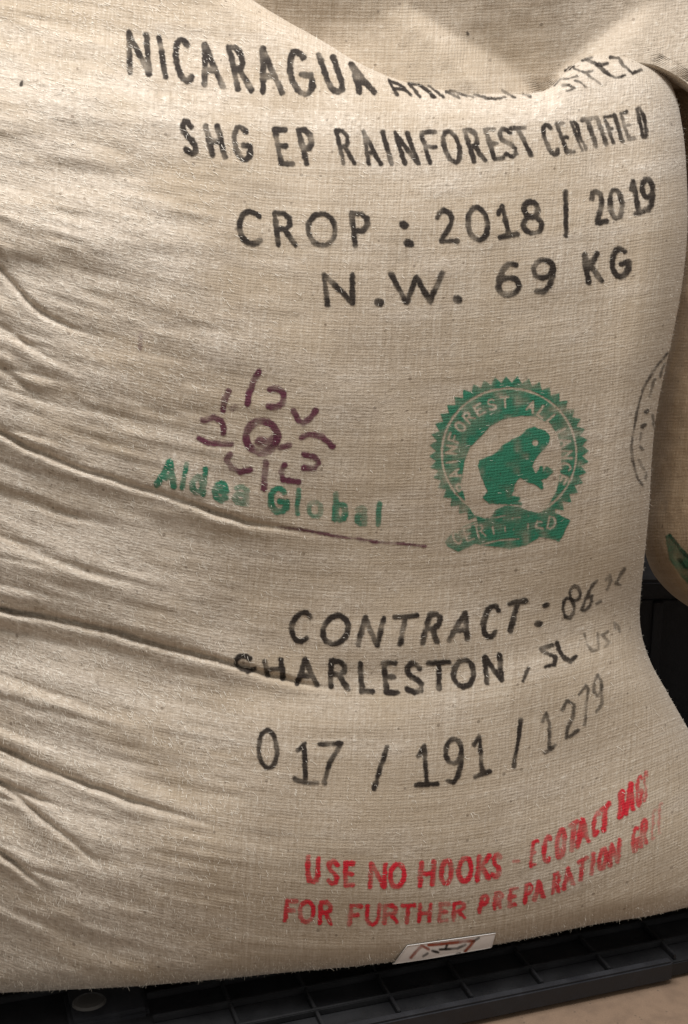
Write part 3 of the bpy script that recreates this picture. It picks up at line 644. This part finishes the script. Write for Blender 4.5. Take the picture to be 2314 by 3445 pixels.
p.letters(ZW, [(583, 1753), (640, 1758), (670, 1778), (780, 1786), (950, 1792), (1055, 1782), (1115, 1762)], [(583, 1662), (640, 1666), (670, 1684), (780, 1692), (945, 1704), (1010, 1684), (1055, 1680), (1085, 1674)],
          [('0', 588, 636, 585, 632), ('1', 668, 725, 672, 715), ('7', 715, 772, 725, 780), ' ', ('1', 945, 1000, 948, 985), ('9', 1012, 1055, 1012, 1056), ('1', 1080, 1118, 1074, 1110)], 14, rough=2.0)
p.cut(); p.raw(ZW, [[(882, 1702), (852, 1798)]], 15); p.cut(); p.raw(ZW, [[(1187, 1640), (1171, 1748)]], 14); p.cut()
p.raw(ZB, [[(318, 1600), (350, 1530), (375, 1620), (378, 1720), (375, 1820)], [(335, 1868), (380, 1840), (430, 1800)]], 12, .85)
p.raw(ZB, [[(490, 1500), (530, 1422), (588, 1452), (580, 1560), (535, 1660), (522, 1740), (570, 1720), (622, 1672)]], 11, .7)
p.raw(ZB, [[(632, 1370), (692, 1290), (712, 1325), (692, 1450), (682, 1630)], [(760, 1270), (790, 1205), (825, 1255), (820, 1330), (790, 1385), (758, 1340), (760, 1270)], [(825, 1290), (825, 1450), (780, 1522)]], 10, .55)
p.build('printed_word', INK_BLACK, sack, ['black printed number 017', 'black printed number 191', 'black printed stroke after 017', 'black printed stroke after 191', 'fading black printed number 1279'])

p = Print()                                             # USE NO HOOKS - ECOTACT BAGS
p.letters(ZR, [(140, 466), (325, 480), (450, 486), (600, 478), (700, 470), (870, 444), (975, 408), (1060, 385), (1110, 362), (1200, 308), (1260, 268), (1310, 230), (1370, 192), (1425, 150)],
          [(140, 360), (300, 386), (400, 390), (600, 384), (760, 366), (870, 350), (990, 310), (1060, 280), (1150, 236), (1275, 164), (1310, 128), (1410, 45)],
          [('U', 145, 190, 145, 195), ('S', 220, 262, 222, 268), ('E', 285, 322, 285, 325), ' ', ('N', 378, 438, 382, 445), ('O', 450, 512, 455, 515), ' ', ('H', 562, 620, 570, 625), ('O', 640, 688, 645, 692), ('O', 705, 762, 708, 766),
           ('K', 775, 828, 785, 838), ('S', 832, 868, 838, 876, .85), ' ', ('E', 975, 1000, 985, 1015), ('C', 1022, 1055, 1028, 1062, .9), ('O', 1070, 1108, 1078, 1115, .75), ('T', 1115, 1150, 1125, 1162, .7), ('A', 1150, 1200, 1150, 1200, .85), ('C', 1205, 1235, 1215, 1245, .9),
           ('T', 1235, 1270, 1240, 1280), ' ', ('B', 1305, 1332, 1308, 1335), ('A', 1332, 1368, 1335, 1372, .9), ('G', 1370, 1396, 1375, 1402, .7), ('S', 1395, 1415, 1402, 1422, .5)], 15)
p.cut(); p.raw(ZR, [[(915, 386), (936, 383)]], 9, .5)
p.build('printed_word', INK_RED, sack, ['red printed word USE', 'red printed word NO', 'red printed word HOOKS', 'red printed word ECOTACT', 'red printed word BAGS', 'red printed dash after HOOKS'])
p = Print()                                             # FOR FURTHER PREPARATION GR..
p.letters(ZR, [(50, 608), (140, 615), (240, 623), (370, 625), (500, 616), (600, 613), (740, 598), (785, 580), (900, 556), (1000, 530), (1100, 492), (1200, 440), (1300, 392), (1370, 350), (1470, 280)],
          [(70, 528), (240, 535), (310, 545), (400, 546), (600, 542), (740, 530), (800, 512), (900, 488), (1000, 458), (1100, 418), (1200, 362), (1300, 308), (1370, 258), (1470, 165)],
          [('F', 60, 105, 70, 112, .8), ('O', 115, 172, 118, 178), ('R', 190, 240, 195, 246), ' ', ('F', 298, 340, 310, 352, .9), ('U', 365, 415, 368, 422), ('R', 430, 488, 435, 492), ('T', 492, 545, 498, 552), ('H', 560, 606, 565, 612), ('E', 635, 672, 640, 682, .6), ('R', 688, 738, 692, 745),
           ' ', ('P', 785, 815, 795, 832, .9), ('R', 840, 872, 848, 882, .9), ('E', 895, 925, 902, 936, .8), ('P', 955, 985, 962, 992, .9), ('A', 990, 1032, 990, 1032, .8), ('R', 1058, 1088, 1066, 1096, .8), ('A', 1100, 1142, 1100, 1142, .75), ('T', 1148, 1185, 1155, 1196, .75),
           ('I', 1195, 1218, 1205, 1228, .75), ('O', 1228, 1262, 1236, 1270, .75), ('N', 1270, 1308, 1280, 1318, .8), ' ', ('G', 1355, 1382, 1360, 1390, .8), ('R', 1388, 1415, 1392, 1422, .7), ('E', 1428, 1445, 1434, 1450, .3), ('E', 1452, 1468, 1458, 1474, .3)], 13)
p.build('printed_word', INK_RED, sack, ['red printed word FOR', 'red printed word FURTHER', 'red printed word PREPARATION', 'fading red printed letters GR at the corner'])

# half-hidden stamp at the turned right edge
ZS = (2050, 1100, .2571)
p = Print()
p.raw(ZS, [[(820, 310), (740, 360), (640, 480), (560, 590), (510, 680), (450, 790), (400, 940), (360, 1090), (325, 1290), (295, 1450), (285, 1600), (300, 1740), (335, 1880), (365, 1980), (430, 2070)]], 7, .65)
p.raw(ZS, [[(470, 1110), (500, 1100)], [(430, 1310), (465, 1280)]], 12, .7)
p.raw(ZS, [[(520, 900), (560, 760), (590, 690)], [(660, 640), (720, 480)], [(410, 1390), (400, 1480)], [(400, 1560), (430, 1600)], [(560, 1150), (590, 1330)], [(480, 1900), (470, 1990)], [(380, 1740), (450, 1860)]], 8, .5)
p.build('printed_emblem', INK_BLACK, sack, 'faint dark oval stamp turning round the right edge')

# ------------------------------------------------------------------ paper label at the bottom seam
N = NT('white_paper'); g = N.n('ShaderNodeTexCoord').outputs['Object']
nn = N.n('ShaderNodeTexNoise', i_Vector=g, i_Scale=120.0, i_Detail=3.0).outputs[0]
M_PAPER = N.out(N.n('ShaderNodeBsdfPrincipled', i_Base_Color=N.mix(nn, (0.80, 0.77, 0.76), (0.90, 0.87, 0.86)), i_Roughness=0.55).outputs[0])
nu, nvv = 26, 9
tl, tr, br, bl = map(np.array, [(1368., 3177.), (1665., 3135.), (1648., 3188.), (1318., 3238.)])
uu, vv = np.meshgrid(np.linspace(0, 1, nu), np.linspace(0, 1, nvv))
q = (tl * (1 - uu[..., None]) + tr * uu[..., None]) * (1 - vv[..., None]) + (bl * (1 - uu[..., None]) + br * uu[..., None]) * vv[..., None]
qx, qy = q[..., 0], np.minimum(q[..., 1], BOT(q[..., 0]) - 4)
pts, ok = cloth_point(qx, qy, 0.0022); pts = pts + (vv.ravel() ** 1.5)[:, None] * np.array([0.0, -0.0025, 0.0]); pts2 = pts + np.array([0, 0.0012, 0])
fa = grid_faces(nvv, nu); nV = len(pts)
rg = np.arange(nV).reshape(nvv, nu); rgl = np.concatenate([rg[0, :-1], rg[:-1, -1], rg[-1, :0:-1], rg[:0:-1, 0]])
side = np.stack([rgl, rgl + nV, np.roll(rgl, -1) + nV, np.roll(rgl, -1)], -1)
tag = mesh_obj('paper_label', np.concatenate([pts, pts2]), np.concatenate([fa, fa[:, ::-1] + nV, side]), M_PAPER, None); adopt(tag, sack)
tag['label'] = 'white paper label with brown marks at the bottom of the sack'
BVH_SACK = BVH; BVH = BVHTree.FromPolygons([tuple(v) for v in pts.tolist()], fa.tolist())
ZT = (1250, 3050, .3189)
p = Print()
p.raw(ZT, [[(415, 535), (470, 470), (530, 412), (600, 448)], [(985, 470), (1040, 410), (1075, 362)], [(600, 405), (740, 393), (990, 365), (1060, 358)]], 9, 1.0, lift=.0004, rough=.6)
o1 = p.build('printed_mark', ink_mat('brown_ink', (0.34, 0.075, 0.035), 0.95, 0.2), sack); o1.parent = tag; o1.matrix_parent_inverse.identity()
p = Print()
p.raw(ZT, [[(1075, 362), (1130, 330)], [(780, 440), (795, 400)], [(545, 520), (590, 490)], [(640, 465), (700, 480)], [(720, 450), (900, 440), (990, 400)], [(900, 495), (930, 490)]], 7, .9, lift=.0004, rough=.6)
o2 = p.build('printed_mark', INK_BLACK, sack); o2.parent = tag; o2.matrix_parent_inverse.identity()

BVH = BVH_SACK

# ------------------------------------------------------------------ loose fibres
N = NT('pale_fibre'); M_FIBRE = N.out(N.n('ShaderNodeBsdfPrincipled', i_Base_Color=(0.80, 0.75, 0.66, 1), i_Roughness=0.7).outputs[0])
nrm = np.zeros_like(P); gu = np.gradient(P, axis=1); gv = np.gradient(P, axis=0); nrm = np.cross(gu, gv); nrm /= np.linalg.norm(nrm, axis=-1, keepdims=True) + 1e-12
tocam = CAM - P; sgn = np.sign((nrm * tocam).sum(-1, keepdims=True)); nrm *= sgn
gu /= np.linalg.norm(gu, axis=-1, keepdims=True) + 1e-12; gv /= np.linalg.norm(gv, axis=-1, keepdims=True) + 1e-12
VV, FF, n0 = [], [], 0
NFIB = 14000; made = 0
while made < NFIB:
    r_ = rng.integers(n_neck, NR - 14); c_ = rng.integers(80, NC - 20); x_, y_ = X[r_, c_], Y[r_, c_]
    if not (-60 < x_ < 2330): continue
    left = float(sstep(1150, 100, np.array(x_))); keep = 0.04 + 0.9 * left * (0.4 + 0.6 * (vnoise(np.array([x_ / 90.]), np.array([weft(np.array(x_), np.array(y_)) / 40.]))[0] > 0)) 
    if rng.random() > keep: continue
    p0 = P[r_, c_]; n_ = nrm[r_, c_]; t_ = gu[r_, c_]; b_ = gv[r_, c_]
    a = rng.normal(0, 0.22) if rng.random() < (0.85 if y_ < 2150 else 0.35) else rng.normal(1.45, 0.35)
    dirv = t_ * math.cos(a) + b_ * math.sin(a); perp = np.cross(dirv, n_)
    L = rng.uniform(0.0015, 0.0055); wd = rng.uniform(0.00012, 0.00026); lift = rng.uniform(0.0003, 0.0012); bend = rng.normal(0, 0.08) * L
    for tt in (0, .5, 1):
        cpt = p0 + dirv * L * (tt - .5) + n_ * (0.0004 + lift * (tt ** 1.5)) + perp * bend * (tt * (1 - tt) * 4)
        k_ = wd * (1 - 0.6 * tt); VV += [cpt - perp * k_, cpt + perp * k_]
    FF += [(n0, n0 + 1, n0 + 3, n0 + 2), (n0 + 2, n0 + 3, n0 + 5, n0 + 4)]; n0 += 6; made += 1
def fringe(r_, c_):                                        # hairs that stand off the outline
    global n0, VV, FF
    p0 = P[r_, c_]; n_ = nrm[r_, c_]; dirv = n_ + rng.normal(0, 0.55, 3); dirv /= np.linalg.norm(dirv)
    perp = np.cross(dirv, CAM - p0); perp /= np.linalg.norm(perp) + 1e-9
    L = rng.uniform(0.0008, 0.0024) * (2.2 if rng.random() < 0.08 else 1); wd = rng.uniform(0.00010, 0.00020); bend = rng.normal(0, 0.2) * L
    for tt in (0, .5, 1):
        cpt = p0 + dirv * L * tt + perp * bend * tt * tt; k_ = wd * (1 - 0.6 * tt); VV += [cpt - perp * k_, cpt + perp * k_]
    FF += [(n0, n0 + 1, n0 + 3, n0 + 2), (n0 + 2, n0 + 3, n0 + 5, n0 + 4)]; n0 += 6
for _ in range(1800): fringe(int(rng.integers(n_neck + len(tp) + nv + 4, n_neck + len(tp) + nv + 20)), int(rng.integers(100, NC - 30)))
for _ in range(1200): fringe(int(rng.integers(n_neck + 20, NR - 30)), int(rng.integers(nf + 12, nf + 30)))
for _ in range(500): fringe(int(rng.integers(n_neck, n_neck + 16)), int(rng.integers(int(nf * 0.5), NC - 20)))
fb = mesh_obj('loose_fibres', VV, FF, M_FIBRE, None); fb['kind'] = 'stuff'; adopt(fb, sack)

# ------------------------------------------------------------------ the neighbouring sack
XL = Curve([(40, 2560), (90, 2420), (140, 2320), (180, 2258), (230, 2232), (300, 2235), (400, 2250), (600, 2262), (900, 2255), (1130, 2235), (1350, 2205), (1500, 2190), (1600, 2180), (1750, 2162), (1850, 2168), (1950, 2212), (2020, 2285), (2080, 2390), (2130, 2530), (2160, 2700)])
ys = np.concatenate([np.linspace(40, 320, 60), np.linspace(320, 1900, 190)[1:], np.linspace(1900, 2160, 60)[1:]]); th = np.linspace(0, 2 * math.pi, 220)[:-1]
yy, tt = np.meshgrid(ys, th, indexing='ij'); xl = XL(yy); xc = 2860.0; wd = xc - xl; hd = 0.15 * (wd / (xc - 2230)) ** 0.8
cx_ = -np.sign(np.cos(tt)) * np.abs(np.cos(tt)) ** 0.75; sx_ = np.sign(np.sin(tt)) * np.abs(np.sin(tt)) ** 0.8
Xn = xc + wd * cx_; Dn = 1.60 - hd * sx_ - 0.006 * vnoise(yy / 120, tt * 6) - 0.003 * vnoise(yy / 45 + 9, tt * 14)
Pn = at(Xn, yy, Dn)
r0, c0 = Pn.shape[:2]; ii = np.arange(r0 * c0).reshape(r0, c0); jj = np.roll(ii, -1, axis=1)
Fn = np.stack([ii[:-1], jj[:-1], jj[1:], ii[1:]], -1).reshape(-1, 4)
UVn = np.stack([tt * 0.2 + 5, 3 - yy * MPP], -1).reshape(-1, 2)
zb = Pn[-1, :, 2].min()
sack2 = empty('coffee_sack', (float(Pn[-1, :, 0].mean()), float(Pn[-1, :, 1].mean()), float(zb)), 'brownish jute sack partly in view behind the right edge of the large sack', 'sack')
b2 = mesh_obj('cloth_body', Pn.reshape(-1, 3), Fn, M_CLOTH2, None, uv=UVn); adopt(b2, sack2)
_bm = bmesh.new(); _bm.from_mesh(b2.data); bmesh.ops.holes_fill(_bm, edges=[e for e in _bm.edges if e.is_boundary]); _bm.to_mesh(b2.data); _bm.free()
BVH_MAIN = BVH
BVH = BVHTree.FromPolygons([tuple(v) for v in Pn.reshape(-1, 3).tolist()], Fn.tolist())
ZN = (2100, 1650, .364)
p = Print()
p.field(2225, 1780, 2400, 2040, lambda x, y: ZN[2] * inpoly((x - ZN[0]) / ZN[2], (y - ZN[1]) / ZN[2], [(380, 420), (425, 400), (500, 490), (600, 600), (700, 640), (760, 900), (700, 960), (588, 860), (520, 780), (420, 640)]), lambda x, y: np.full(x.shape, .75), rough=1.0)
p.build('printed_emblem', INK_GREEN, sack2, 'edge of a green printed seal')
p = Print()
p.raw(ZN, [[(425, 415), (480, 480), (530, 560), (600, 620)], [(510, 640), (560, 700), (620, 740)]], 9, .8)
p.build('printed_emblem', INK_BLACK, sack2, 'dark outline of the printed seal')
BVH = BVH_MAIN

# ------------------------------------------------------------------ black bin under the neighbouring sack
def box_mesh(name, lo, hi, mat, bevel=0.004, segs=2, frame=None):
    bm = bmesh.new(); bmesh.ops.create_cube(bm, size=1)
    for v in bm.verts:
        v.co = Vector([(lo[k] + hi[k]) / 2 + v.co[k] * (hi[k] - lo[k]) for k in range(3)])
    if bevel: bmesh.ops.bevel(bm, geom=bm.edges[:], offset=bevel, segments=segs, affect='EDGES')
    if frame:
        for v in bm.verts: v.co = frame @ v.co
    me = bpy.data.meshes.new(name); bm.to_mesh(me); bm.free(); me.materials.append(mat)
    for q_ in me.polygons: q_.use_smooth = False
    o = bpy.data.objects.new(name, me); col.objects.link(o); return o
zt = float(zb) - 0.001; bx = on_plane(2135., 1945., zt); x0 = float(bx[0]); y0 = float(bx[1]); print('bin', x0, y0, zt)
bn = empty('plastic_bin', (x0 + 0.3, y0 + 0.2, 0), 'black plastic bin with added dark backdrop in the gap under the right-hand sack', 'bin')
for nm, lo, hi in [('wall', (x0, y0, 0.002), (x0 + 0.62, y0 + 0.42, zt - 0.03)), ('rim', (x0 - 0.012, y0 - 0.012, zt - 0.0295), (x0 + 0.632, y0 + 0.432, zt))]:
    adopt(box_mesh(nm, lo, hi, M_BIN, 0.005), bn)
adopt(box_mesh('dark_backdrop', (x0 - 0.16, y0 + 0.436, 0.002), (x0 + 0.62, y0 + 0.456, zt + 0.75), M_BIN, 0.004), bn)  # added backdrop that keeps the gap behind the sack dark
for k in range(6):
    adopt(box_mesh('rib', (x0 + 0.03 + k * 0.1, y0 - 0.008, 0.03), (x0 + 0.045 + k * 0.1, y0 - 0.0005, zt - 0.035), M_BIN, 0.002, 1), bn)

# ------------------------------------------------------------------ pallet
A = on_plane(1400., 3412., DECK); B = on_plane(2300., 3226., DECK)
ux = (B - A); ux[2] = 0; ux /= np.linalg.norm(ux); uy = np.array([-ux[1], ux[0], 0])
from mathutils import Matrix
FR = Matrix(((ux[0], uy[0], 0, A[0]), (ux[1], uy[1], 0, A[1]), (0, 0, 1, 0), (0, 0, 0, 1)))     # pallet frame: x along the front edge, y inwards
INV = FR.inverted()
J = [INV @ Vector(on_plane(float(a), float(b), DECK)) for a, b in ((1062, 3393), (1312, 3345), (1384, 3426), (945, 3304), (1547, 3311), (1780, 3265))]
print('pallet joints', [tuple(round(c, 4) for c in j) for j in J])
dx = abs(J[1].x - J[0].x); row = (J[0].y + J[1].y) / 2
kn = INV @ Vector(on_plane(300., 3375., DECK)); print('knob', kn, 'dx', dx, 'row', row)
pal = empty('pallet', tuple(FR @ Vector((0, 0.3, 0))), 'black plastic grid pallet with scuffed front lip under the large sack', 'pallet')
def pbox(nm, lo, hi, mat=M_PLASTIC, bevel=0.0012):
    o = box_mesh(nm, lo, hi, mat, bevel, 2, FR); adopt(o, pal); return o
XL0 = kn.x - 0.7; XR0 = 1.15; DEPTH = 1.0
pbox('deck', (XL0, 0.006, 0.003), (XR0, DEPTH, DECK - 0.007))
xs0 = J[0].x % dx
notch = (INV @ Vector(on_plane(2272., 3240., DECK))).x
pbox('front_lip', (kn.x + 0.056, -0.001, 0.004), (notch, 0.010, DECK - 0.0006), M_PLASTIC_G, 0.002)
pbox('front_lip', (notch + 0.035, -0.001, 0.004), (XR0, 0.010, DECK - 0.0006), M_PLASTIC_G, 0.002)
for k in range(1, 14):
    y_ = row * k
    if y_ > DEPTH - 0.02: break
    pbox('rib', (kn.x + 0.0555 if y_ < kn.y + 0.03 else XL0 + 0.02, y_ - 0.0022, DECK - 0.0068), (XR0 - 0.002, y_ + 0.0022, DECK), M_PLASTIC, 0.0008)
k = -20
while True:
    x_ = J[0].x + k * dx; k += 1
    if x_ > XR0 - 0.01: break
    if kn.x - 0.03 < x_ < kn.x + 0.06 or x_ < XL0 + 0.02: continue
    for r__ in range(0, 8):
        ya = row * r__ + (0.0105 if r__ == 0 else 0.0024); yb = row * (r__ + 1) - 0.0024
        pbox('cross_rib', (x_ - 0.0016, ya, DECK - 0.0068), (x_ + 0.0016, yb, DECK - 0.0005), M_PLASTIC, 0.0006)
# corner block with a round plug
cb = pbox('corner_block', (kn.x - 0.022, kn.y - 0.028, 0.004), (kn.x + 0.055, kn.y + 0.03, DECK + 0.0008), M_PLASTIC_G, 0.004)
bm = bmesh.new(); n_ = 28; prof = [(0.0, 0.0045), (0.009, 0.0045), (0.0125, 0.0035), (0.014, 0.001), (0.014, -0.003)]
rings = []
for r__, z_ in prof[1:]:
    rings.append([bm.verts.new(FR @ Vector((kn.x + r__ * 1.2 * math.cos(2*math.pi*j/n_), kn.y + r__ * math.sin(2*math.pi*j/n_), DECK + z_))) for j in range(n_)])
bm.faces.new(rings[0])
for a_, b_ in zip(rings[:-1], rings[1:]):
    for j in range(n_): bm.faces.new((a_[j], b_[j], b_[(j+1) % n_], a_[(j+1) % n_]))
bmesh.ops.recalc_face_normals(bm, faces=bm.faces)
me = bpy.data.meshes.new('round_plug'); bm.to_mesh(me); bm.free(); me.materials.append(plastic_mat('worn_plug_plastic', (0.050, 0.046, 0.043), 0.55))
pg = bpy.data.objects.new('round_plug', me); col.objects.link(pg); adopt(pg, pal)
